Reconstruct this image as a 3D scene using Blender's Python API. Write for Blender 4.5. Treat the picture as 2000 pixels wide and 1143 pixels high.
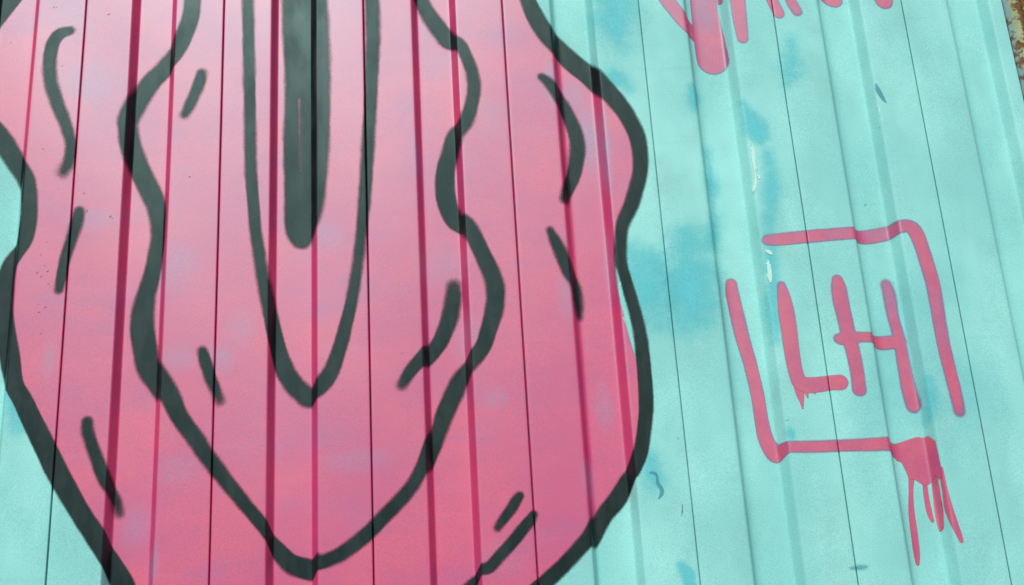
import bpy, math
import numpy as np
from mathutils import Matrix, Vector

for o in list(bpy.data.objects):
    bpy.data.objects.remove(o)
scene = bpy.context.scene
COL = scene.collection

# ------------------------------------------------------------------ camera
F_PX, W_PX, H_PX = 2600.0, 2000.0, 1143.0
YAW, PITCH, ROLL = 0.07429, 0.37051, -0.06021
CAM = np.array([0.5828, -2.0715, 1.50])


def cam_axes():
    cy, sy, cp, sp = math.cos(YAW), math.sin(YAW), math.cos(PITCH), math.sin(PITCH)
    f = np.array([sy * cp, cy * cp, sp])
    r = np.array([cy, -sy, 0.0])
    u = np.cross(r, f)
    cr, sr = math.cos(ROLL), math.sin(ROLL)
    return r * cr + u * sr, u * cr - r * sr, f


AX_R, AX_U, AX_F = cam_axes()
cam_data = bpy.data.cameras.new('camera')
cam = bpy.data.objects.new('camera', cam_data)
COL.objects.link(cam)
cam_data.sensor_width = 36.0
cam_data.lens = 36.0 * F_PX / W_PX
cam_data.clip_start = 0.05
cam_data.clip_end = 2000.0
m = Matrix.Identity(4)
for i in range(3):
    m[i][0], m[i][1], m[i][2], m[i][3] = AX_R[i], AX_U[i], -AX_F[i], CAM[i]
cam.matrix_world = m
scene.camera = cam

# ------------------------------------------------------------------ sky, sun, exposure
SUN_EL, SUN_AZ = math.radians(45), math.radians(11)      # azimuth: to the left of the wall's normal
sun_dir = Vector((-math.sin(SUN_AZ) * math.cos(SUN_EL), -math.cos(SUN_AZ) * math.cos(SUN_EL), math.sin(SUN_EL)))
world = bpy.data.worlds.new('World')
scene.world = world
world.use_nodes = True
wn = world.node_tree
bg = wn.nodes['Background']
sky = wn.nodes.new('ShaderNodeTexSky')
sky.sky_type = 'NISHITA'
sky.sun_disc = False
sky.sun_elevation = SUN_EL
sky.sun_rotation = math.atan2(sun_dir.x, sun_dir.y)
wn.links.new(sky.outputs[0], bg.inputs[0])
bg.inputs[1].default_value = 0.05
sun_data = bpy.data.lights.new('sun', 'SUN')
sun_data.energy = 3.7
sun_data.angle = math.radians(0.53)
sun_data.color = (1.0, 0.96, 0.90)
sun = bpy.data.objects.new('sun', sun_data)
COL.objects.link(sun)
sun.rotation_euler = sun_dir.to_track_quat('Z', 'Y').to_euler()
sun.location = (-2, -6, 8)
vs = scene.view_settings
vs.view_transform = 'Standard'
vs.look = 'None'
vs.exposure = 0.0
vs.gamma = 1.0
vs.use_curve_mapping = False
scene.cycles.transparent_max_bounces = 16

# ------------------------------------------------------------------ node helpers


class NT:
    def __init__(self, name):
        self.mat = bpy.data.materials.new(name)
        self.mat.use_nodes = True
        self.t = self.mat.node_tree
        self.bsdf = self.t.nodes['Principled BSDF']
        self.out = self.t.nodes['Material Output']
        self.pos = self.t.nodes.new('ShaderNodeTexCoord').outputs['Object']

    def link(self, a, b):
        self.t.links.new(a, b)

    def noise(self, scale, detail=4.0, rough=0.55, stretch=(1, 1, 1), offset=(0, 0, 0)):
        mp = self.t.nodes.new('ShaderNodeMapping')
        mp.inputs['Scale'].default_value = stretch
        mp.inputs['Location'].default_value = offset
        self.link(self.pos, mp.inputs['Vector'])
        n = self.t.nodes.new('ShaderNodeTexNoise')
        n.inputs['Scale'].default_value = scale
        n.inputs['Detail'].default_value = detail
        n.inputs['Roughness'].default_value = rough
        self.link(mp.outputs[0], n.inputs['Vector'])
        return n.outputs['Fac']

    def ramp(self, fac, lo, hi, a=0.0, b=1.0):
        r = self.t.nodes.new('ShaderNodeMapRange')
        r.interpolation_type = 'SMOOTHSTEP'
        for i, v in enumerate((lo, hi, a, b)):
            r.inputs[i + 1].default_value = v
        self.link(fac, r.inputs[0])
        return r.outputs[0]

    def math(self, op, a, b=None, clamp=False):
        n = self.t.nodes.new('ShaderNodeMath')
        n.operation = op
        n.use_clamp = clamp
        for i, v in enumerate((a, b)):
            if v is None:
                continue
            if isinstance(v, (int, float)):
                n.inputs[i].default_value = v
            else:
                self.link(v, n.inputs[i])
        return n.outputs[0]

    def mix(self, fac, a, b, mode='MIX'):
        n = self.t.nodes.new('ShaderNodeMix')
        n.data_type = 'RGBA'
        n.blend_type = mode
        for s, v in ((n.inputs[0], fac), (n.inputs[6], a), (n.inputs[7], b)):
            if isinstance(v, (int, float)):
                s.default_value = v
            elif isinstance(v, tuple):
                s.default_value = (*v, 1.0) if len(v) == 3 else v
            else:
                self.link(v, s)
        return n.outputs[2]

    def attr(self, name):
        a = self.t.nodes.new('ShaderNodeAttribute')
        a.attribute_name = name
        return a.outputs['Fac']

    def bump(self, h, strength, dist):
        b = self.t.nodes.new('ShaderNodeBump')
        b.inputs['Strength'].default_value = strength
        b.inputs['Distance'].default_value = dist
        self.link(h, b.inputs['Height'])
        self.link(b.outputs[0], self.bsdf.inputs['Normal'])

    def finish(self, color, rough=0.5, spec=0.5, tint=None, metallic=0.0, ior=1.5):
        self.bsdf.inputs['IOR'].default_value = ior
        if isinstance(color, tuple):
            self.bsdf.inputs['Base Color'].default_value = (*color, 1)
        else:
            self.link(color, self.bsdf.inputs['Base Color'])
        if isinstance(rough, float):
            self.bsdf.inputs['Roughness'].default_value = rough
        else:
            self.link(rough, self.bsdf.inputs['Roughness'])
        self.bsdf.inputs['Specular IOR Level'].default_value = spec
        self.bsdf.inputs['Metallic'].default_value = metallic
        if tint:
            self.bsdf.inputs['Specular Tint'].default_value = (*tint, 1)
        return self.mat


GRAIN = 620.0
TINT = (0.62, 1.0, 0.88)


def grain_color(n, col, amt):
    g = n.noise(GRAIN, 2.0, 0.7)
    f = n.ramp(g, 0.25, 0.75, 1.0 - 1.4 * amt, 1.0 + 1.4 * amt)
    c = n.t.nodes.new('ShaderNodeCombineColor')
    for i in range(3):
        n.link(f, c.inputs[i])
    return n.mix(1.0, col, c.outputs[0], 'MULTIPLY')


def make_teal():
    n = NT('teal_paint')
    big = n.ramp(n.noise(4.2, 3.0, 0.55, (1.4, 1, 0.8)), 0.35, 0.68)
    col = n.mix(big, (0.268, 0.680, 0.665), (0.350, 0.810, 0.775))
    cloud = n.ramp(n.noise(11.0, 5.0, 0.6, (1, 1, 0.7), (3, 1, 7)), 0.45, 0.75, 0.0, 0.55)
    col = n.mix(cloud, col, (0.255, 0.600, 0.570))
    blue = n.ramp(n.noise(3.1, 4.0, 0.6, (1.0, 1, 0.7), (9, 4, 2)), 0.58, 0.76, 0.0, 0.55)
    col = n.mix(blue, col, (0.170, 0.560, 0.600))
    streak = n.ramp(n.noise(26.0, 4.0, 0.6, (0.12, 1, 1.6), (5, 0, 3)), 0.55, 0.8, 0.0, 0.25)
    col = n.mix(streak, col, (0.20, 0.50, 0.47))
    speck = n.ramp(n.noise(120.0, 3.0, 0.6, (1, 1, 1), (2, 8, 1)), 0.74, 0.79, 0.0, 0.35)
    col = n.mix(speck, col, (0.16, 0.36, 0.33))
    col = grain_color(n, col, 0.10)
    n.bump(n.noise(300.0, 3.0, 0.6), 0.06, 0.001)
    return n.finish(col, 0.56, 0.32, TINT)


def paint_alpha(n, speckle=0.55, opacity=1.0, crisp=0.45):
    """spray coverage from the distance to the edge of the sprayed line, broken up by droplets"""
    sd, soft = n.attr('edge'), n.attr('soft')
    dots = n.math('SUBTRACT', n.noise(420.0, 3.0, 0.75), 0.5)
    wob = n.math('SUBTRACT', n.noise(45.0, 3.0, 0.5), 0.5)
    d = n.math('ADD', n.math('MULTIPLY', dots, 1.7 * speckle), n.math('MULTIPLY', wob, 0.6))
    fuzz = n.ramp(n.noise(7.0, 3.0, 0.6, (1, 1, 1), (6, 3, 2)), 0.35, 0.65, crisp, 1.0)
    v = n.math('ADD', n.math('DIVIDE', n.math('DIVIDE', sd, soft), fuzz), d)
    a = n.ramp(v, -0.9, 0.95, 0.0, opacity)
    # never any paint on the trimmed border itself
    border = n.ramp(n.math('DIVIDE', sd, soft), -1.0, -0.75)
    return n.math('MULTIPLY', a, border)


def blend(n, alpha):
    tr = n.t.nodes.new('ShaderNodeBsdfTransparent')
    mx = n.t.nodes.new('ShaderNodeMixShader')
    n.link(alpha, mx.inputs[0])
    n.link(tr.outputs[0], mx.inputs[1])
    n.link(n.bsdf.outputs[0], mx.inputs[2])
    n.link(mx.outputs[0], n.out.inputs['Surface'])


def make_pink_fill():
    n = NT('pink_fill_paint')
    mott = n.ramp(n.noise(5.5, 4.0, 0.6, (1.0, 1, 1.5)), 0.36, 0.66)
    col = n.mix(mott, (0.635, 0.036, 0.182), (0.720, 0.048, 0.166))
    lav = n.ramp(n.noise(7.0, 4.0, 0.6, (0.8, 1, 1.7), (4, 2, 9)), 0.50, 0.76, 0.0, 0.6)
    col = n.mix(lav, col, (0.500, 0.062, 0.240))
    band = n.ramp(n.noise(16.0, 3.0, 0.55, (0.35, 1, 1.6), (1, 6, 3)), 0.5, 0.8, 0.0, 0.4)
    col = n.mix(band, col, (0.690, 0.085, 0.250))
    mist = n.ramp(n.noise(170.0, 5.0, 0.75, (1, 1, 1), (7, 7, 1)), 0.52, 0.78, 0.0, 0.45)
    col = n.mix(mist, col, (0.480, 0.070, 0.230))
    thin = n.math('MULTIPLY', n.attr('thin'), n.ramp(n.noise(30.0, 4.0, 0.6), 0.2, 0.7, 0.4, 1.0))
    col = n.mix(thin, col, (0.400, 0.170, 0.330))
    col = grain_color(n, col, 0.12)
    n.bump(n.noise(300.0, 3.0, 0.6), 0.06, 0.001)
    blend(n, paint_alpha(n))
    return n.finish(col, 0.50, 0.76, (0.36, 0.95, 0.98), ior=1.8)


def make_pink_line():
    n = NT('pink_line_paint')
    mott = n.ramp(n.noise(18.0, 3.0, 0.6), 0.38, 0.66)
    col = n.mix(mott, (0.580, 0.055, 0.175), (0.680, 0.075, 0.170))
    halo = n.ramp(n.math('ADD', n.math('DIVIDE', n.attr('edge'), n.attr('soft')), n.ramp(n.noise(25.0, 3.0, 0.6), 0.3, 0.7, -0.7, 0.5)), 0.0, 1.3, 0.6, 0.0)
    halo = n.math('MULTIPLY', halo, n.ramp(n.attr('soft'), 0.0019, 0.0040))
    col = n.mix(halo, col, (0.270, 0.120, 0.330))
    thin = n.math('MULTIPLY', n.attr('thin'), n.ramp(n.noise(40.0, 4.0, 0.6), 0.3, 0.7, 0.5, 1.0))
    col = n.mix(thin, col, (0.400, 0.140, 0.300))
    col = grain_color(n, col, 0.12)
    n.bump(n.noise(300.0, 3.0, 0.6), 0.06, 0.001)
    blend(n, paint_alpha(n, 0.45))
    return n.finish(col, 0.53, 0.80, (0.36, 0.95, 0.98), ior=1.8)


def make_black():
    n = NT('black_line_paint')
    mott = n.ramp(n.noise(22.0, 4.0, 0.6, (1.6, 1, 0.6)), 0.35, 0.7)
    col = n.mix(mott, (0.005, 0.008, 0.010), (0.020, 0.025, 0.027))
    col = n.mix(n.attr('thin'), col, (0.050, 0.066, 0.074))
    col = grain_color(n, col, 0.18)
    n.bump(n.noise(300.0, 3.0, 0.6), 0.06, 0.001)
    blend(n, paint_alpha(n))
    return n.finish(col, n.ramp(n.noise(13.0, 4.0, 0.6, (1.5, 1, 0.7)), 0.3, 0.7, 0.42, 0.52), 0.37, (0.54, 1.0, 0.95))


def make_blue():
    n = NT('blue_overspray_paint')
    col = grain_color(n, (0.145, 0.700, 0.790), 0.10)
    v = n.math('DIVIDE', n.attr('edge'), n.attr('soft'))
    cl = n.math('MULTIPLY', n.math('SUBTRACT', n.noise(16.0, 6.0, 0.68), 0.5), 3.4)
    v2 = n.math('ADD', v, cl)
    al = n.math('MULTIPLY', n.ramp(v2, -1.0, 1.4, 0.0, 0.80), n.ramp(v, -1.0, 0.3))
    blend(n, al)
    return n.finish(col, 0.56, 0.32, TINT)


def make_dark_scuff():
    n = NT('dark_scuff')
    blend(n, paint_alpha(n, 0.8, 0.6))
    return n.finish((0.07, 0.05, 0.06), 0.7, 0.3)


def make_blue_scuff():
    n = NT('blue_scuff')
    blend(n, paint_alpha(n, 0.9, 0.6))
    return n.finish((0.07, 0.36, 0.46), 0.6, 0.3)


def make_chip():
    n = NT('bare_primer')
    col = grain_color(n, (0.540, 0.880, 0.820), 0.06)
    blend(n, paint_alpha(n, 1.3))
    return n.finish(col, 0.7, 0.25)


def make_rust():
    n = NT('rusted_post_paint')
    base = n.mix(n.ramp(n.noise(30.0, 4.0, 0.6), 0.35, 0.65), (0.30, 0.38, 0.18), (0.40, 0.46, 0.26))
    over = n.ramp(n.attr('over'), 0.2, 0.8)
    base = n.mix(n.math('MULTIPLY', over, n.ramp(n.noise(90.0, 4.0, 0.7), 0.2, 0.6, 0.6, 1.0)), base, (0.19, 0.34, 0.37))
    edge = n.math('MULTIPLY', n.attr('rim'), 0.26)
    r = n.math('ADD', n.noise(46.0, 7.0, 0.68), edge)
    rust = n.ramp(r, 0.53, 0.60)
    rc = n.mix(n.ramp(n.noise(140.0, 5.0, 0.7), 0.35, 0.65), (0.10, 0.055, 0.022), (0.23, 0.12, 0.045))
    col = n.mix(rust, base, rc)
    n.bump(n.math('ADD', n.noise(160.0, 5.0, 0.7), rust), 0.5, 0.0015)
    return n.finish(col, 0.75, 0.3)


def make_galv():
    n = NT('weathered_steel')
    col = n.mix(n.ramp(n.noise(18.0, 4.0), 0.35, 0.7), (0.10, 0.13, 0.14), (0.16, 0.19, 0.20))
    return n.finish(col, 0.55, 0.4)


def make_concrete():
    n = NT('concrete')
    col = n.mix(n.ramp(n.noise(6.0, 8.0, 0.65), 0.3, 0.7), (0.27, 0.26, 0.24), (0.40, 0.385, 0.36))
    n.bump(n.noise(80.0, 6.0, 0.7), 0.4, 0.004)
    return n.finish(col, 0.9, 0.25)


def make_ground():
    n = NT('asphalt')
    col = n.mix(n.ramp(n.noise(1.2, 8.0, 0.65), 0.3, 0.7), (0.045, 0.044, 0.042), (0.075, 0.072, 0.068))
    col = n.mix(n.ramp(n.noise(60.0, 5.0, 0.7), 0.5, 0.7), col, (0.11, 0.105, 0.10))
    n.bump(n.noise(40.0, 8.0, 0.7), 0.6, 0.01)
    return n.finish(col, 0.95, 0.2)


M_TEAL, M_FILL, M_LINE, M_BLACK = make_teal(), make_pink_fill(), make_pink_line(), make_black()
M_BLUE, M_SCUFF, M_BSCUFF, M_CHIP = make_blue(), make_dark_scuff(), make_blue_scuff(), make_chip()
M_RUST, M_STEEL, M_CONC, M_GROUND = make_rust(), make_galv(), make_concrete(), make_ground()

# ------------------------------------------------------------------ wall profile
DEPTH, HALF, GAP = 0.021, 0.0046, 0.0022
Z0, Z1 = 0.22, 3.60
SEAM = {0: 0.0034, 1: 0.2481, 2: 0.4980, 3: 0.7505, 4: 1.0024, 5: 1.2516, 6: 1.4960}
LWALL = {0: 0.0899, 1: 0.3378, 2: 0.5897, 3: 0.8421, 4: 1.0913, 5: 1.3417, 6: 1.5880}
RWALL = {-1: -0.0847, 0: 0.1584, 1: 0.4080, 2: 0.6598, 3: 0.9120, 4: 1.1636, 5: 1.4107, 6: 1.6560}
FIRST = -11
for k in range(-1, FIRST - 1, -1):
    SEAM[k] = SEAM[k + 1] - 0.2495
    LWALL[k] = SEAM[k] + 0.0895
    RWALL.setdefault(k, SEAM[k] + 0.1605)
HALF_R = {k: HALF for k in RWALL}
HALF_R.update({3: 0.0055, 4: 0.0068, 5: 0.0068, 6: 0.0075})
END_U = 1.6885
SEAM[7] = END_U + GAP / 2
GAPS = {k: (0.0016 if k >= 4 else 0.0024) for k in SEAM}
GAPS[7] = GAP
PANELS = list(range(FIRST, 7))


def warp(u, z):
    """slight buckling of thin sheet metal, in metres"""
    return (0.0014 * np.sin(u * 9.1 + 1.7 * np.sin(z * 2.3) + 0.4) * np.sin(z * 5.2 + u * 2.1)
            + 0.0005 * np.sin(u * 23.0 + z * 3.1) * np.sin(z * 11.0 + 1.0 + u * 4.0))


def round_corners(pts, radii, segs):
    out = []
    n = len(pts)
    for i in range(n):
        p = np.array(pts[i])
        r = radii[i]
        if r <= 0 or i in (0, n - 1):
            out.append(p)
            continue
        a, b = np.array(pts[i - 1]) - p, np.array(pts[i + 1]) - p
        la, lb = np.linalg.norm(a), np.linalg.norm(b)
        pa, pb = p + a / la * min(r, la * 0.48), p + b / lb * min(r, lb * 0.48)
        for s in range(segs + 1):
            t = s / segs
            out.append((1 - t) ** 2 * pa + 2 * t * (1 - t) * p + t * t * pb)
    return np.array(out)


def panel_profile(k):
    a, b, L, R = SEAM[k] + GAPS[k] / 2, SEAM[k + 1] - GAPS[k + 1] / 2, LWALL[k], RWALL[k]
    h, t, g = HALF, DEPTH, HALF_R[k]
    # thin sheet never lies quite flat: each strip leans by a fraction of a degree
    e = np.random.default_rng(k + 40).uniform(-0.0009, 0.0009, 4)
    pts = [(a, 0.0075), (a, 0), (L - h, e[0]), (L + h, t + e[1]), (R - g, t + e[2]), (R + g, e[3]), (b, 0)]
    ro, rl, ri = (0.0024, 0.0026, 0.0026) if k <= 2 else ((0.003, 0.006, 0.004) if k == 3 else (0.0045, 0.016, 0.0045))
    rad = [0, 0.0018, ro, rl, ri, ro, 0.0018]
    if k == 6:
        pts += [(b, 0.025)]
        rad += [0]
    else:
        pts += [(b, 0.0115), (b + 0.009, 0.0115)]
        rad += [0.001, 0]
    return round_corners(pts, rad, 6)


def refine(prof, step):
    out = [prof[0]]
    for p, q in zip(prof[:-1], prof[1:]):
        n = max(1, int(math.ceil(np.linalg.norm(q - p) / step)))
        for i in range(1, n + 1):
            out.append(p + (q - p) * i / n)
    return np.array(out)


def profile_normals(pr):
    d = np.gradient(pr, axis=0)
    d /= np.linalg.norm(d, axis=1)[:, None] + 1e-12
    return np.stack([d[:, 1], -d[:, 0]], 1)      # (u, w); w < 0 is towards the camera


PROF = {k: panel_profile(k) for k in PANELS}


def depth_at(u):
    """depth of the wall's face behind the proud plane, joints ignored"""
    w = np.zeros_like(u)
    for k in PANELS:
        L, R = LWALL[k], RWALL[k]
        xs = [L - HALF, L + HALF, R - HALF_R[k], R + HALF_R[k]]
        sel = (u > xs[0]) & (u < xs[3])
        w[sel] = np.interp(u[sel], xs, [0, DEPTH, DEPTH, 0])
    return w


def spray(z):
    """the can was held at about 2.4 m: it points down below that and up above, so marks shift in the recesses"""
    return 1.08 * (2.42 - z)


def to_wall(px):
    """photo position -> (u, v) on the unfolded wall"""
    px = np.asarray(px, float)
    d = AX_F[None] + AX_R[None] * ((px[:, 0:1] - W_PX / 2) / F_PX) - AX_U[None] * ((px[:, 1:2] - H_PX / 2) / F_PX)
    best = None
    done = np.zeros(len(px), bool)
    res = np.zeros((len(px), 2))
    for w in np.linspace(0, DEPTH, 60):
        s = (w - CAM[1]) / d[:, 1]
        u, z = CAM[0] + s * d[:, 0], CAM[2] + s * d[:, 2]
        hit = (~done) & (depth_at(u) <= w + 1e-6)
        res[hit, 0], res[hit, 1] = u[hit], z[hit] + spray(z[hit]) * w
        done |= hit
    return res


def px_scale(px):
    """metres on the wall for one photo pixel"""
    px = np.asarray(px, float)[:, :2]

    def plane(q):
        d = AX_F[None] + AX_R[None] * ((q[:, 0:1] - W_PX / 2) / F_PX) - AX_U[None] * ((q[:, 1:2] - H_PX / 2) / F_PX)
        s = -CAM[1] / d[:, 1]
        return np.stack([CAM[0] + s * d[:, 0], CAM[2] + s * d[:, 2]], 1)
    a = np.linalg.norm(plane(px + [0.5, 0]) - plane(px - [0.5, 0]), axis=1)
    b = np.linalg.norm(plane(px + [0, 0.5]) - plane(px - [0, 0.5]), axis=1)
    return np.sqrt(a * b)


# ------------------------------------------------------------------ object helpers
def new_mesh(name, verts, faces, mat, parent=None, smooth=True):
    me = bpy.data.meshes.new(name)
    me.from_pydata([tuple(v) for v in verts], [], [tuple(f) for f in faces])
    me.materials.append(mat)
    if smooth:
        me.polygons.foreach_set('use_smooth', np.ones(len(me.polygons), bool))
    me.update()
    o = bpy.data.objects.new(name, me)
    COL.objects.link(o)
    o.parent = parent
    return o


def grid_mesh(name, V, F, mat, parent, attrs):
    me = bpy.data.meshes.new(name)
    me.vertices.add(len(V))
    me.vertices.foreach_set('co', V.astype(np.float32).ravel())
    me.loops.add(F.size)
    me.loops.foreach_set('vertex_index', F.astype(np.int32).ravel())
    me.polygons.add(len(F))
    me.polygons.foreach_set('loop_start', np.arange(0, F.size, 4, dtype=np.int32))
    me.polygons.foreach_set('use_smooth', np.ones(len(F), bool))
    me.update(calc_edges=True)
    for k, a in attrs.items():
        at = me.attributes.new(k, 'FLOAT', 'POINT')
        at.data.foreach_set('value', a.astype(np.float32))
    me.materials.append(mat)
    me.validate()
    o = bpy.data.objects.new(name, me)
    COL.objects.link(o)
    o.parent = parent
    return o


def catmull(P, per=7):
    P = np.asarray(P, float)
    if len(P) < 3:
        return P
    E = np.vstack([2 * P[0] - P[1], P, 2 * P[-1] - P[-2]])
    out = []
    for i in range(1, len(E) - 2):
        p0, p1, p2, p3 = E[i - 1], E[i], E[i + 1], E[i + 2]
        for s in range(per):
            t = s / per
            out.append(0.5 * (2 * p1 + (p2 - p0) * t + (2 * p0 - 5 * p1 + 4 * p2 - p3) * t * t
                              + (3 * p1 - p0 - 3 * p2 + p3) * t ** 3))
    out.append(P[-1])
    return np.array(out)


def stroke(pts, soft=4.0):
    """(x, y, width[, softness]) in photo pixels -> tapered capsules on the wall, in metres"""
    a = np.array([tuple(p) + ((soft,) if len(p) == 3 else ()) for p in pts], float)
    sc = px_scale(a)
    uv = to_wall(a)
    dep = depth_at(uv[:, 0]) / DEPTH
    g = np.gradient(a[:, :2], axis=0)
    ok = (dep < 0.06) | (dep > 0.94) | (np.abs(g[:, 0]) < 0.5 * np.abs(g[:, 1]))
    ok[0] = ok[-1] = True
    a, sc, uv = a[ok], sc[ok], uv[ok]
    arr = catmull(np.column_stack([uv, a[:, 2] / 2 * sc, a[:, 3] * sc]))
    arr[:, 2] = np.maximum(arr[:, 2], 0.0004)
    arr[:, 3] = np.maximum(arr[:, 3], 0.0006)
    return ('stroke', arr)


def area(pts, soft=4.0, smooth=True):
    a = np.array(pts, float)
    sc = px_scale(a).mean()
    uv = to_wall(a)
    if smooth:
        n = len(uv)
        w = np.vstack([uv[-3:], uv, uv[:3]])
        c = catmull(w, 5)
        uv = c[3 * 5:3 * 5 + n * 5]
    return ('area', uv, soft * sc)


def evaluate(shape, P):
    """signed distance (inside > 0) and softness at points P"""
    if shape[0] == 'stroke':
        arr = shape[1]
        best = np.full(len(P), -1.0)
        soft = np.full(len(P), arr[0, 3])
        for a, b in zip(arr[:-1], arr[1:]):
            pad = max(a[2], b[2]) + 0.05
            lo, hi = np.minimum(a[:2], b[:2]) - pad, np.maximum(a[:2], b[:2]) + pad
            idx = np.nonzero((P[:, 0] > lo[0]) & (P[:, 0] < hi[0]) & (P[:, 1] > lo[1]) & (P[:, 1] < hi[1]))[0]
            if not len(idx):
                continue
            q = P[idx] - a[:2]
            d = b[:2] - a[:2]
            t = np.clip((q @ d) / (d @ d + 1e-12), 0, 1)
            dist = np.linalg.norm(q - t[:, None] * d, axis=1)
            v = a[2] + t * (b[2] - a[2]) - dist
            up = v > best[idx]
            best[idx[up]] = v[up]
            soft[idx[up]] = (a[3] + t * (b[3] - a[3]))[up]
        return best, soft
    poly = shape[1]
    inside = np.zeros(len(P), bool)
    dist = np.full(len(P), 9.0)
    n = len(poly)
    for i in range(n):
        a, b = poly[i], poly[(i + 1) % n]
        d = b - a
        t = np.clip(((P - a) @ d) / (d @ d + 1e-12), 0, 1)
        dist = np.minimum(dist, np.linalg.norm(P - a - t[:, None] * d, axis=1))
        if a[1] != b[1]:
            c = ((a[1] > P[:, 1]) != (b[1] > P[:, 1])) & (P[:, 0] < (b[0] - a[0]) * (P[:, 1] - a[1]) / (b[1] - a[1]) + a[0])
            inside ^= c
    return np.where(inside, dist, -dist), np.full(len(P), shape[2])


def bounds(shape):
    if shape[0] == 'stroke':
        a = shape[1]
        r = (a[:, 2] + a[:, 3]).max()
        return a[:, :2].min(0) - r, a[:, :2].max(0) + r
    return shape[1].min(0) - shape[2], shape[1].max(0) + shape[2]


def paint(name, shapes, mat, parent, layer, label=None, step=0.004, minus=(), thin=(), kind=None):
    lo = np.min([bounds(s)[0] for s in shapes], axis=0)
    hi = np.max([bounds(s)[1] for s in shapes], axis=0)
    Vs, Fs, A = [], [], {'edge': [], 'soft': [], 'thin': []}
    base = 0
    nz = int(math.ceil((hi[1] - lo[1] + 2.4 * DEPTH) / step)) + 2
    zs = lo[1] - 1.2 * DEPTH - step + np.arange(nz) * step
    for k in PANELS:
        pr = refine(PROF[k], step)
        if pr[-1, 0] < lo[0] or pr[0, 0] > hi[0]:
            continue
        nr = profile_normals(pr)
        sel = np.nonzero((pr[:, 0] >= lo[0] - 2 * step) & (pr[:, 0] <= hi[0] + 2 * step))[0]
        if len(sel) < 2:
            continue
        pr, nr = pr[sel[0]:sel[-1] + 1], nr[sel[0]:sel[-1] + 1]
        nu = len(pr)
        U = np.repeat(pr[:, 0][None], nz, 0)
        Wd = np.repeat(pr[:, 1][None], nz, 0)
        Z = np.repeat(zs[:, None], nu, 1)
        P = np.stack([U.ravel(), (Z + spray(Z) * Wd).ravel()], 1)
        edge = np.full(len(P), -1.0)
        soft = np.full(len(P), 0.003)
        for s in shapes:
            e, f = evaluate(s, P)
            up = e > edge
            edge[up], soft[up] = e[up], f[up]
        for s in minus:
            e, f = evaluate(s, P)
            edge = np.minimum(edge, -e)
        keep = (edge > -soft).reshape(nz, nu)
        cell = keep[:-1, :-1] | keep[1:, :-1] | keep[:-1, 1:] | keep[1:, 1:]
        ci, cj = np.nonzero(cell)
        if not len(ci):
            continue
        i0 = ci * nu + cj
        F = np.stack([i0, i0 + 1, i0 + nu + 1, i0 + nu], 1)
        used, inv = np.unique(F, return_inverse=True)
        F = inv.reshape(-1, 4)
        off = 0.0003 * layer
        X = U + nr[None, :, 0] * off
        Y = Wd + nr[None, :, 1] * off + warp(U, Z)
        V = np.stack([X.ravel(), Y.ravel(), Z.ravel()], 1)[used]
        th = np.zeros(len(P))
        for (c, rad, amt) in thin:
            q = (P - c) / rad
            th = np.maximum(th, amt * np.clip(1 - (q ** 2).sum(1), 0, 1) ** 1.2)
        Vs.append(V)
        Fs.append(F + base)
        A['edge'].append(edge[used])
        A['soft'].append(soft[used])
        A['thin'].append(th[used])
        base += len(V)
    o = grid_mesh(name, np.vstack(Vs), np.vstack(Fs), mat, parent, {k: np.concatenate(v) for k, v in A.items()})
    if label:
        o['label'] = label
    if kind:
        o['kind'] = kind
    return o


def thin_spots(lst):
    out = []
    for (x, y, rx, ry, amt) in lst:
        c = to_wall([(x, y)])[0]
        s = px_scale([(x, y)])[0]
        out.append((c, np.array([rx * s, ry * s]), amt))
    return out


# ------------------------------------------------------------------ setting
g = new_mesh('ground', [(-400, -400, 0), (400, -400, 0), (400, 400, 0), (-400, 400, 0)], [(0, 1, 2, 3)], M_GROUND)
g['kind'] = 'structure'


def box_mesh(name, lo, hi, mat, parent=None, bevel=0.006):
    import bmesh
    bm = bmesh.new()
    bmesh.ops.create_cube(bm, size=1.0)
    for v in bm.verts:
        v.co = Vector([(lo[i] + hi[i]) / 2 + v.co[i] * (hi[i] - lo[i]) for i in range(3)])
    bmesh.ops.bevel(bm, geom=list(bm.edges), offset=bevel, segments=2, affect='EDGES')
    me = bpy.data.meshes.new(name)
    bm.to_mesh(me)
    bm.free()
    me.materials.append(mat)
    o = bpy.data.objects.new(name, me)
    COL.objects.link(o)
    o.parent = parent
    return o


pl = box_mesh('concrete_plinth', (SEAM[FIRST], -0.06, -0.1), (END_U + 0.02, 0.14, Z0 - 0.01), M_CONC)
pl['label'] = 'low grey concrete plinth under the painted metal wall'
pl['category'] = 'plinth'

# ------------------------------------------------------------------ the wall and its sheets
wall = bpy.data.objects.new('metal_wall', None)
COL.objects.link(wall)
wall['label'] = 'turquoise ribbed sheet metal wall covered with pink and black graffiti'
wall['category'] = 'wall'
wall['kind'] = 'thing'
for k in PANELS:
    pr = refine(PROF[k], 0.012)
    zs = np.linspace(Z0, Z1, 140)
    U, Z = np.meshgrid(pr[:, 0], zs)
    Wd = np.repeat(pr[:, 1][None], len(zs), 0)
    V = np.stack([U.ravel(), (Wd + warp(U, Z)).ravel(), Z.ravel()], 1)
    nu = len(pr)
    I, J = np.meshgrid(np.arange(len(zs) - 1), np.arange(nu - 1), indexing='ij')
    i0 = (I * nu + J).ravel()
    F = np.stack([i0, i0 + 1, i0 + nu + 1, i0 + nu], 1)
    grid_mesh('panel', V, F, M_TEAL, wall, {})
box_mesh('cap_flashing', (SEAM[FIRST], -0.03, Z1 - 0.03), (END_U + 0.01, 0.12, Z1 + 0.02), M_STEEL, wall)

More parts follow.
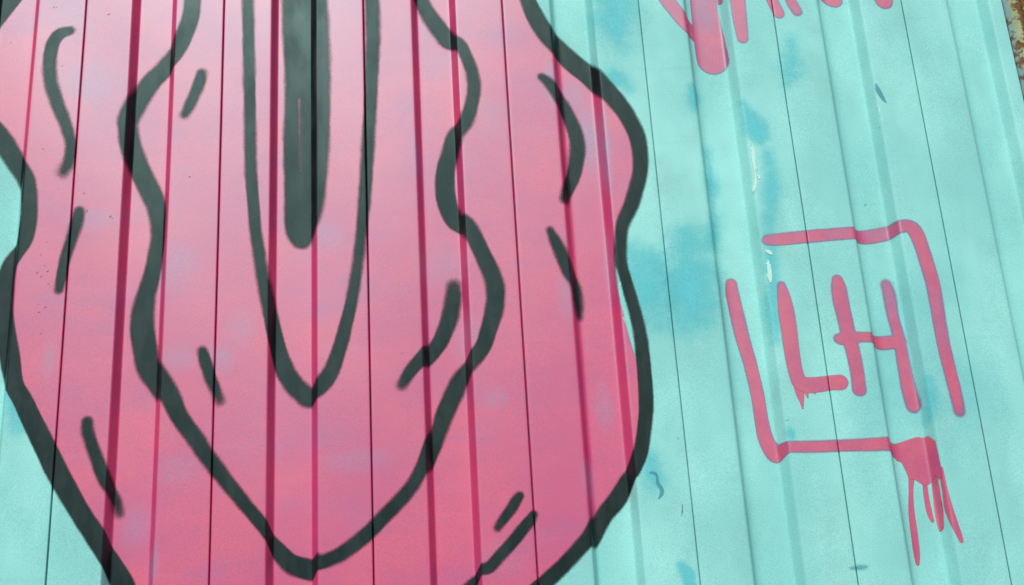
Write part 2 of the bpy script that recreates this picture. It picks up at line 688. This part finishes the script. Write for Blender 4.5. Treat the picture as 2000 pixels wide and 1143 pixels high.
# ------------------------------------------------------------------ pink figure: fill
outer_right = [(1031, 0, 27), (1044, 31, 31), (1066, 66, 33), (1093, 100, 35), (1122, 127, 37), (1154, 153, 37),
               (1170, 165, 36), (1205, 199, 33), (1229, 234, 31), (1245, 269, 30), (1251, 308, 28), (1250, 336, 27),
               (1243, 367, 27), (1233, 400, 27), (1220, 428, 25), (1214, 452, 22), (1213, 505, 21), (1221, 540, 21),
               (1231, 575, 23), (1241, 610, 23), (1249, 645, 24), (1254, 680, 26), (1259, 732, 27), (1262, 785, 28),
               (1261, 813, 27), (1257, 848, 27), (1251, 883, 28), (1235, 922, 31), (1226, 942, 32), (1206, 976, 34),
               (1179, 1010, 32), (1154, 1044, 29), (1129, 1074, 28), (1100, 1105, 28), (1066, 1137, 30), (1040, 1160, 30)]
outer_bottom = [(980, 1225, 30), (880, 1330, 32), (760, 1420, 34), (620, 1455, 36), (460, 1410, 38), (340, 1300, 40)]
outer_left = [(255, 1175, 44), (235, 1133, 44), (212, 1089, 40), (183, 1042, 39), (154, 997, 38), (114, 927, 41),
              (89, 876, 40), (64, 825, 38), (43, 780, 36), (27, 750, 35), (17, 700, 42), (12, 640, 42), (12, 570, 42),
              (24, 520, 38), (46, 470, 32), (55, 435, 31), (57, 400, 30), (50, 352, 33), (30, 315, 34), (0, 270, 38, 8),
              (-50, 215, 40), (-72, 150, 36), (-50, 80, 38), (-5, 18, 38), (32, -18, 40)]
outer_top = [(80, -80, 40), (130, -170, 36), (240, -290, 34), (430, -380, 34), (640, -405, 32), (850, -360, 30),
             (980, -270, 28), (1025, -170, 27), (1015, -80, 27)]
fill_right = [(1031, 0), (1044, 31), (1066, 66), (1093, 100), (1122, 127), (1154, 153), (1180, 175), (1205, 199), (1229, 234),
              (1243, 269), (1249, 308), (1249, 336), (1241, 367), (1230, 400), (1216, 425), (1205, 450), (1202, 500), (1204, 545),
              (1212, 590), (1224, 640), (1238, 690), (1250, 725), (1258, 765), (1261, 813), (1257, 848), (1251, 883), (1235, 922),
              (1206, 976), (1179, 1010), (1154, 1044), (1100, 1105), (1040, 1160)]
fill_pts = fill_right + [p[:2] for p in outer_bottom + outer_left + outer_top]
spots = thin_spots([(1150, 270, 28, 90, 0.95), (1182, 290, 14, 110, 0.9), (1120, 190, 30, 40, .5), (968, 780, 34, 26, 0.5),
                    (298, 1105, 16, 60, 0.9), (860, 520, 60, 60, 0.5), (345, 700, 40, 40, 0.5), (430, 700, 40, 40, 0.5),
                    (95, 700, 18, 60, 0.45), (700, 900, 90, 30, 0.45), (1180, 800, 26, 70, 0.5), (1150, 940, 18, 50, 0.7),
                    (860, 130, 40, 40, 0.35), (180, 160, 80, 60, 0.4), (150, 30, 50, 60, 0.35), (1110, 575, 30, 60, 0.6),
                    (265, 1030, 40, 60, 0.45), (350, 920, 60, 40, 0.4), (340, 520, 60, 60, 0.45), (470, 640, 40, 50, 0.4),
                    (915, 660, 40, 60, 0.5), (985, 1090, 60, 50, 0.3), (180, 430, 60, 30, 0.45), (640, 460, 40, 40, 0.4),
                    (1190, 520, 14, 80, .5), (1075, 160, 16, 60, .7), (812, 300, 12, 60, .4), (960, 230, 50, 60, .3)])
fill = paint('pink_paint_fill', [area(fill_pts, 4.0)], M_FILL, wall, 1,
             'mottled pink paint filling the wavy rounded figure', thin=spots)

# ------------------------------------------------------------------ black lines of the figure
BL = dict(mat=M_BLACK, parent=fill, layer=2)
loop = outer_right + outer_bottom + outer_left + outer_top
paint('outline_stroke', [stroke(loop + loop[:1], 5.5)], label='thick black outermost outline around the pink figure', **BL)

inner = [(376, 0, 28), (374, 25, 29), (366, 54, 30), (346, 95, 32), (320, 136, 33), (289, 168, 35), (262, 199, 33),
         (251, 227, 32), (249, 252, 31), (257, 287, 33), (276, 339, 37), (297, 381, 37), (307, 410, 34), (310, 440, 29),
         (309, 470, 28), (303, 505, 29), (296, 540, 31), (286, 575, 35), (279, 610, 41), (278, 645, 45), (284, 685, 45),
         (293, 722, 44), (329, 769, 38), (350, 813, 33), (380, 855, 32), (402, 888, 30), (427, 921, 29),
         (465, 969, 26), (508, 1020, 25), (547, 1080, 32), (570, 1102, 36), (605, 1114, 40), (624, 1098, 28),
         (651, 1089, 27), (682, 1071, 28), (717, 1043, 28), (747, 1012, 27), (790, 967, 26), (820, 922, 25),
         (854, 852, 30), (871, 803, 34), (889, 765, 34), (900, 742, 33), (941, 681, 30), (954, 645, 31), (964, 610, 33),
         (968, 575, 34), (962, 540, 33), (946, 505, 31), (930, 470, 30), (912, 440, 29), (888, 432, 33), (874, 400, 36),
         (869, 367, 36), (871, 332, 34), (880, 297, 31), (889, 268, 30), (907, 243, 25), (915, 224, 25), (923, 196, 23),
         (926, 168, 23), (923, 147, 22), (917, 126, 22), (908, 105, 21), (898, 88, 23), (877, 82, 30), (864, 66, 31),
         (846, 42, 30), (832, 20, 27), (822, 0, 25)]
inner_top = [(806, -40, 24), (790, -110, 24), (740, -190, 26), (640, -250, 28), (520, -235, 28), (430, -170, 28), (385, -80, 28)]
paint('outline_stroke', [stroke(inner + inner_top + inner[:1], 7.5)],
      label='wavy black inner contour ending in a pointed bottom', **BL)

ushape = [(484, 0, 19), (486, 100, 20), (488, 200, 20), (489, 300, 20), (491, 350, 21), (495, 400, 21), (499, 450, 21),
          (506, 495, 21), (513, 540, 22), (541, 672, 29), (556, 722, 35), (575, 753, 36), (591, 768, 37), (605, 778, 38, 7),
          (624, 755, 33), (643, 732, 31), (658, 697, 27), (673, 645, 25), (689, 575, 21), (700, 505, 19), (706, 452, 19),
          (711, 400, 21), (715, 350, 22), (719, 280, 22), (723, 210, 22), (726, 140, 23), (728, 70, 25), (726, 0, 24),
          (718, -60, 24), (690, -125, 24), (605, -160, 24), (525, -130, 22), (488, -60, 20)]
paint('outline_stroke', [stroke(ushape + ushape[:1], 7.5)],
      label='narrow black U shaped line around the central bar', **BL)

bar = [(551, -40), (552, 20), (553, 70), (557, 140), (557, 210), (554, 280), (556, 350), (556, 400), (557, 440),
       (563, 464), (577, 481), (592, 485), (604, 478), (623, 430), (629, 408), (633, 385), (637, 350), (642, 280), (644, 210),
       (644, 140), (642, 70), (638, 0), (636, -40), (620, -90), (570, -90)]
paint('outline_stroke', [area(bar, 10.0)], label='broad vertical black bar in the middle with a rounded end',
      minus=[stroke([(584, 195, 0.2), (585, 240, 0.6), (586, 300, 1.0), (587, 335, 0.3)], 2.5)],
      thin=thin_spots([(640, 60, 16, 140, .9), (642, 190, 16, 120, 0.9), (634, 300, 16, 90, .7), (625, 130, 14, 90, .6), (588, 290, 5, 110, .5)]), **BL)

ACC = [
    ([(136, 60, 17, 7), (121, 64, 21), (109, 75, 23), (100, 97, 23), (97, 133, 23), (101, 168, 23), (115, 210, 22), (129, 245, 20),
      (138, 280, 18), (136, 308, 19), (131, 324, 19, 8), (125, 336, 15, 12)], 'S curved black accent line at the upper left'),
    ([(393, 143, 16, 8), (391, 155, 20), (386, 170, 20), (375, 195, 19), (367, 212, 17, 6), (361, 223, 13, 9)],
     'short slanting black dash inside the left upper lobe'),
    ([(155, 413, 17, 6), (152, 428, 21), (145, 452, 21), (137, 475, 20), (126, 510, 19), (119, 545, 18, 5), (115, 566, 14, 9)],
     'slanting black dash at the left edge by the panel joint'),
    ([(396, 686, 17, 8), (399, 698, 21), (404, 715, 22), (412, 740, 21), (423, 765, 18, 6), (429, 784, 12, 9)],
     'short black dash left of the U shaped line'),
    ([(887, 560, 20, 9), (886, 575, 28), (884, 592, 30), (878, 622, 31), (868, 650, 30), (852, 680, 29), (808, 717, 24, 5), (795, 735, 22, 6),
      (785, 751, 16, 9)], 'curved black stroke right of the U shaped line'),
    ([(1058, 150, 13, 5), (1070, 160, 18), (1084, 176, 21), (1099, 208, 23), (1116, 241, 25), (1126, 273, 27), (1127, 304, 28),
      (1121, 339, 26), (1111, 367, 22, 5), (1103, 388, 15, 8)], 'bowed black accent line in the upper right lobe'),
    ([(1074, 449, 12, 6), (1084, 470, 20), (1098, 500, 24), (1111, 530, 25), (1122, 560, 22, 6), (1128, 590, 18, 9), (1131, 620, 10, 12)],
     'slim black accent line fading downwards at the right'),
    ([(170, 824, 20, 5), (172, 846, 22), (185, 885, 23), (200, 925, 25), (214, 955, 23, 5), (226, 980, 19, 8), (234, 1003, 12, 12)],
     'black accent line fading downwards at the lower left'),
    ([(1015, 968, 16, 5), (1006, 981, 20), (998, 995, 20), (985, 1012, 18), (972, 1030, 13, 7)],
     'upper and shorter of two black dashes at the lower right'),
    ([(1042, 1005, 15, 5), (1032, 1020, 21), (1016, 1040, 23), (1000, 1060, 23), (975, 1087, 22), (955, 1108, 22), (930, 1135, 22),
      (905, 1160, 20), (885, 1180, 14, 9)], 'lower and longer of two black dashes at the lower right'),
]
for pts, lab in ACC:
    paint('accent_stroke', [stroke([p if len(p) == 3 else (p[0], p[1], p[2], p[3] * 1.6) for p in pts], 8.0)], label=lab, **BL)

# ------------------------------------------------------------------ pink tag: letters L and H in open brackets
LN = dict(mat=M_LINE, layer=1)
letter_l = paint('painted_letter', [stroke([(1526, 557, 15, 5), (1530, 575, 23), (1536, 610, 30), (1541, 645, 30), (1547, 690, 29), (1553, 722, 28),
                                            (1560, 745, 28)], 3.2),
                                    stroke([(1560, 745, 28), (1575, 752, 31), (1600, 751, 30), (1622, 748, 29), (1641, 747, 30)], 2.8),
                                    stroke([(1574, 765, 7), (1577, 774, 4), (1578, 778, 2)], 1.4),
                                    stroke([(1588, 764, 6), (1592, 770, 2)], 1.4)],
                 parent=wall, label='pink spray painted capital L with a drip at its foot', step=0.003, **LN)
paint('paint_drip', [stroke([(1561, 758, 20), (1563, 771, 15), (1566, 785, 8), (1568, 798, 3)], 1.6)], parent=letter_l, step=0.0018,
      label='short pointed drip under the letter L', mat=M_LINE, layer=0.85)
paint('painted_letter', [stroke([(1635, 547, 20), (1638, 565, 28), (1642, 590, 30), (1648, 615, 29), (1656, 650, 28), (1666, 690, 27),
                                 (1674, 730, 26), (1678, 761, 27)], 4.0),
                         stroke([(1638, 662, 19, 5), (1647, 662, 24), (1675, 659, 21), (1700, 659, 20), (1720, 671, 26), (1745, 669, 26), (1757, 669, 26)], 3.6),
                         stroke([(1731, 557, 20, 7), (1737, 580, 24, 6), (1744, 620, 22), (1752, 647, 22), (1759, 680, 24), (1766, 720, 26),
                                 (1774, 760, 28), (1783, 793, 28)], 4.5)],
      parent=wall, label='pink spray painted capital H with a long crossbar', step=0.003,
      thin=thin_spots([(1735, 575, 20, 60, 0.9)]), **LN)
paint('painted_bracket', [stroke([(1499, 469, 20, 6), (1520, 468, 24), (1575, 463, 25), (1630, 458, 25), (1668, 455, 25), (1690, 464, 27), (1718, 459, 27),
                                  (1738, 454, 27), (1760, 442, 25), (1772, 441, 25), (1783, 446, 27), (1791, 459, 28), (1800, 482, 27), (1812, 520, 27),
                                  (1822, 555, 27), (1830, 600, 26), (1840, 660, 25), (1850, 705, 25), (1862, 752, 24), (1869, 782, 23, 5), (1873, 803, 21, 6)], 4.2)],
      parent=wall, label='pink angular line above and right of the letters', step=0.003,
      thin=thin_spots([(1715, 455, 40, 20, .8), (1835, 630, 20, 90, .5), (1640, 456, 40, 15, .4)]), **LN)
br = paint('painted_bracket', [stroke([(1428, 555, 21, 6), (1430, 575, 25), (1437, 605, 27), (1450, 660, 27), (1466, 715, 26), (1480, 775, 26), (1487, 820, 27),
                                       (1496, 858, 30), (1510, 884, 32), (1520, 888, 32), (1541, 872, 23), (1585, 872, 23), (1633, 871, 23), (1690, 869, 24), (1738, 868, 25), (1756, 883, 30), (1775, 884, 40)], 4.0),
                               area([(1749, 868), (1769, 861), (1790, 854), (1811, 852), (1826, 861), (1832, 885), (1838, 912), (1839, 932), (1834, 936), (1826, 928),
                                     (1820, 942), (1806, 950), (1796, 943), (1787, 937), (1775, 935), (1768, 918), (1760, 903), (1749, 901)], 2.2, smooth=False)],
           parent=wall, label='pink angular line left of and below the letters with a dripping blob', step=0.003, **LN)
DR = [([(1780, 930, 12), (1779, 960, 9), (1780, 1000, 12), (1785, 1040, 14), (1790, 1080, 13), (1792, 1101, 8)], 'longest drip under the pink blob'),
      ([(1806, 944, 9), (1809, 970, 10), (1815, 1000, 11), (1821, 1017, 7)], 'shortest drip under the pink blob'),
      ([(1824, 930, 8), (1829, 970, 11), (1834, 1005, 12), (1838, 1034, 8)], 'middle drip under the pink blob, third from the left'),
      ([(1838, 915, 6), (1846, 955, 8), (1853, 985, 12), (1864, 1020, 13), (1873, 1043, 11), (1878, 1056, 8)], 'rightmost slanting drip under the pink blob')]
for pts, lab in DR:
    paint('paint_drip', [stroke(pts, 1.8)], mat=M_LINE, parent=br, layer=0.85, label=lab, step=0.0018)

# pink lettering cut by the top of the picture
TOP = [
    ([(1180, -170, 24), (1240, -90, 24), (1290, -22, 26), (1303, 0, 27), (1320, 22, 27), (1340, 46, 26), (1362, 74, 22)], 'slanting pink stroke running down into the broad pink tip'),
    ([(1350, -140, 40), (1366, -50, 44), (1374, 10, 48), (1380, 50, 53), (1386, 85, 57), (1391, 114, 58), (1392, 118, 57)], 'broad rounded pink stroke tip at the top of the wall'),
    ([(1400, -120, 20), (1404, -30, 12), (1405, 5, 8)], 'tiny pink stroke end beside the broad pink tip'),
    ([(1425, -130, 26), (1436, -50, 27), (1441, 0, 27), (1445, 35, 25), (1449, 60, 22), (1451, 74, 20)], 'narrow pink stroke tip right of the broad tip'),
    ([(1440, -120, 20), (1478, -45, 20), (1505, -5, 20), (1515, 14, 20), (1522, 27, 19)], 'slanting pink stroke tip crossing a panel joint'),
    ([(1520, -100, 18), (1540, -12, 18), (1549, 10, 19), (1557, 23, 17, 6)], 'thin fading pink stroke tip right of a panel joint'),
    ([(1560, -80, 30), (1604, -20, 32), (1622, -2, 30), (1630, 2, 28)], 'rounded pink stroke tip inside a recessed strip'),
    ([(1690, -110, 36), (1716, -26, 38), (1724, -4, 34), (1727, 5, 28)], 'rounded pink stroke tip at the far right'),
]
for i, (pts, lab) in enumerate(TOP):
    paint('lettering_stroke', [stroke(pts, 3.4)], mat=M_LINE, parent=wall, layer=1 + 0.5 * (i % 2), label=lab,
          thin=thin_spots([(1372, 20, 30, 60, 0.9)]) if i == 1 else ())

# ------------------------------------------------------------------ blue overspray, chipped paint, scuffs
BLUE = [([(1205, -30, 60, 30), (1200, 30, 70, 34), (1210, 80, 40, 30)], 'blue overspray right of the outline at the top'),
        ([(1200, 150, 30, 24), (1222, 170, 20, 20)], 'small blue haze beside the outline bulge'),
        ([(1240, 510, 60, 34), (1265, 545, 90, 40), (1275, 600, 70, 36)], 'blue overspray patch beside the outline waist'),
        ([(1340, 480, 60, 36), (1350, 540, 100, 44), (1350, 610, 80, 40)], 'largest blue overspray patch between two panel joints'),
        ([(1380, 300, 14, 20), (1388, 370, 20, 22), (1392, 440, 24, 24), (1394, 480, 24, 24)], 'faint blue streak along a fold'),
        ([(1351, 170, 10, 12), (1354, 195, 22, 16), (1356, 215, 10, 12)], 'small blue smudge left of a fold'),
        ([(1452, 200, 14, 10), (1466, 225, 26, 12), (1478, 255, 42, 12), (1482, 268, 30, 10)], 'strong blue smear under the lettering'),
        ([(1500, 300, 14, 18), (1506, 380, 26, 26), (1502, 450, 20, 22), (1506, 520, 20, 16), (1512, 600, 26, 18), (1516, 660, 20, 16)],
         'long blue streak beside the chipped paint'),
        ([(1545, 80, 20, 24), (1548, 125, 36, 26), (1540, 160, 20, 20)], 'pale blue haze below a thin pink tip'),
        ([(1812, 740, 14, 16), (1818, 780, 24, 18), (1816, 815, 14, 16)], 'blue tint between the letter H and its bracket'),
        ([(1345, 1125, 26, 8), (1330, 1105, 16, 8), (1352, 1150, 24, 8)], 'small blue patch at the bottom edge'),
        ([(1543, 842, 12, 10), (1546, 852, 10, 8)], 'tiny blue smudge above the lower bracket'),
        ([(20, 770, 20, 20), (40, 830, 30, 26)], 'blue tint at the lower left edge'),
        ([(1270, 900, 30, 22), (1282, 950, 30, 26)], 'faint blue tint around a scuff')]
for i, (pts, lab) in enumerate(BLUE):
    paint('blue_overspray', [stroke([(x, y, w, s * 1.25) for x, y, w, s in pts])], M_BLUE, wall, 0.4 + 0.03 * i, lab, step=0.005)

CHIP = [([(1470, 286, 4), (1471, 296, 10), (1472, 312, 10), (1473, 322, 7), (1474, 335, 4), (1476, 350, 6), (1475, 362, 9), (1472, 372, 6)], 'tall pale chip along a fold, upper one'),
        ([(1481, 344, 7), (1483, 349, 5)], 'tiny pale chip beside the tall upper chip'),
        ([(1484, 355, 3.5), (1486, 353, 2)], 'pale speck beside the tall upper chip'),
        ([(1497, 490, 7), (1503, 493, 10), (1507, 497, 4)], 'pale chip at the start of the bracket'),
        ([(1501, 518, 9), (1503, 530, 11), (1504, 542, 10), (1505, 551, 5)], 'tall pale chip along a fold, lower one'),
        ([(1509, 574, 2.5), (1510, 577, 2)], 'pale speck below the lower chip'),
        ([(1211, 552, 3), (1212, 557, 3.5)], 'pale speck against the black outline'),
        ([(1218, 620, 2.5), (1222, 632, 2)], 'pale thin chip left of the black outline'),
        ([(1715, 207, 2), (1718, 215, 3), (1719, 225, 1.6)], 'pale thin chip along a fold near the right')]
crng = np.random.default_rng(11)
for pts, lab in CHIP:
    pts = [(x, y, w * 0.75) for x, y, w in pts]
    sh = [stroke(pts, 1.2)]
    if len(pts) > 3:
        for q in range(16):
            p = pts[crng.integers(len(pts))]
            x, y, w = p[0] + crng.uniform(-5, 5), p[1] + crng.uniform(-7, 7), crng.uniform(1.5, 5)
            sh.append(stroke([(x, y, w), (x + crng.uniform(-3, 3), y + crng.uniform(-5, 5), w * 0.5)], 0.9))
    paint('paint_chip', sh, M_CHIP, wall, 2.6, lab, step=0.0016)

BSC = [([(1711, 165, 3), (1716, 178, 9), (1724, 192, 7), (1730, 200, 3)], 'curved blue scrape near the right'),
       ([(1270, 923, 4), (1278, 924, 6), (1283, 930, 5), (1285, 944, 7), (1292, 955, 8), (1292, 965, 7), (1287, 973, 4)], 'bent dark blue scrape beside the lower outline'),
       ([(1662, 1110, 4, 6), (1668, 1109, 5, 6), (1680, 1108, 8, 7), (1692, 1107, 5, 6)], 'short smear across a panel joint at the bottom')]
for pts, lab in BSC:
    paint('paint_scrape', [stroke(pts, 2.6)], M_BSCUFF, wall, 1.2, lab, step=0.002)

rng = np.random.default_rng(5)
scuffs = []
for (x, y) in [(92, 473), (80, 498), (72, 533), (93, 530), (88, 519), (75, 594), (76, 610), (85, 604), (95, 555), (80, 652), (81, 540), (170, 414), (171, 412),
               (216, 423), (219, 426), (122, 129), (105, 14), (111, 14), (212, 28), (21, 84), (85, 292), (112, 60), (164, 378), (54, 348), (1745, 553), (1537, 820),
               (1540, 818), (1332, 990), (1333, 1000), (1324, 856), (1718, 250), (560, 310), (100, 560), (74, 532), (785, 690), (370, 345), (88, 600), (1690, 400)]:
    a = rng.uniform(-1.2, 0.4)
    L = rng.uniform(0.8, 3.0)
    c, s = math.cos(a) * L, math.sin(a) * L
    scuffs.append(stroke([(x - c, y - s, 0.8), (x + rng.uniform(-.8, .8), y, rng.uniform(1.0, 2.0)), (x + c, y + s, 0.8)], 0.9))
scuffs.append(stroke([(1333, 985, 1), (1332, 998, 1.8), (1331, 1009, 1)], 1.0))


def paint_many(name, shapes, mat, parent, layer, step):
    """small marks evaluated one by one, joined into one part"""
    objs = [paint(name, [s], mat, None, layer, step=step) for s in shapes]
    Vs, Fs, A, base = [], [], {'edge': [], 'soft': [], 'thin': []}, 0
    for o in objs:
        me = o.data
        v = np.empty(len(me.vertices) * 3, np.float32)
        me.vertices.foreach_get('co', v)
        f = np.empty(len(me.loops), np.int32)
        me.loops.foreach_get('vertex_index', f)
        Vs.append(v.reshape(-1, 3))
        Fs.append(f.reshape(-1, 4) + base)
        for k in A:
            a = np.empty(len(me.vertices), np.float32)
            me.attributes[k].data.foreach_get('value', a)
            A[k].append(a)
        base += len(me.vertices)
        bpy.data.objects.remove(o)
        bpy.data.meshes.remove(me)
    return grid_mesh(name, np.vstack(Vs), np.vstack(Fs), mat, parent, {k: np.concatenate(v) for k, v in A.items()})


sc = paint_many('scuff_marks', scuffs, M_SCUFF, wall, 3.0, 0.0012)
sc['kind'] = 'stuff'
sc['label'] = 'tiny dark scuffs and specks scattered over the paint'

# ------------------------------------------------------------------ rusty lipped channel post at the right end
def channel_post():
    u0 = END_U + 0.004
    lip, mouth, dep, th = 0.0355, 0.045, 0.075, 0.004
    y0 = 0.004
    w = 2 * lip + mouth
    # outline of the cross-section, outer then inner, open mouth to the front
    outer = [(lip, 0), (0, 0), (0, dep), (w, dep), (w, 0), (w - lip, 0)]
    innr = [(w - lip, th), (w - th, th), (w - th, dep - th), (th, dep - th), (th, th), (lip, th)]
    sec = round_corners(outer + innr, [0.001, 0.006, 0.006, 0.006, 0.006, 0.001, 0.001, 0.003, 0.003, 0.003, 0.003, 0.001], 4)
    sec = np.vstack([sec])
    # split the long front lips so that the wear can follow the rim
    ref = []
    for p, q in zip(sec, np.roll(sec, -1, 0)):
        n = max(1, int(np.linalg.norm(q - p) / 0.006))
        for i in range(n):
            ref.append(p + (q - p) * i / n)
    sec = np.array(ref)
    zs = np.linspace(0.0, 3.75, 90)
    n = len(sec)
    V, over, rim = [], [], []
    for z in zs:
        for (x, y) in sec:
            V.append((u0 + x, y0 + y, z))
            over.append(max(0.0, 1 - x / 0.022) if y < 0.02 else 0.0)
            rim.append(max(0.0, 1 - abs(x - lip) / 0.016) if y < 0.02 else 0.3)
    F = []
    for i in range(len(zs) - 1):
        for j in range(n):
            a, b = i * n + j, i * n + (j + 1) % n
            F.append((a, b, b + n, a + n))
    o = grid_mesh('steel_post', np.array(V), np.array(F), M_RUST, None, {'over': np.array(over), 'rim': np.array(rim)})
    o['label'] = 'rust stained pale green steel post at the right end of the wall'
    o['category'] = 'post'
    return o


channel_post()
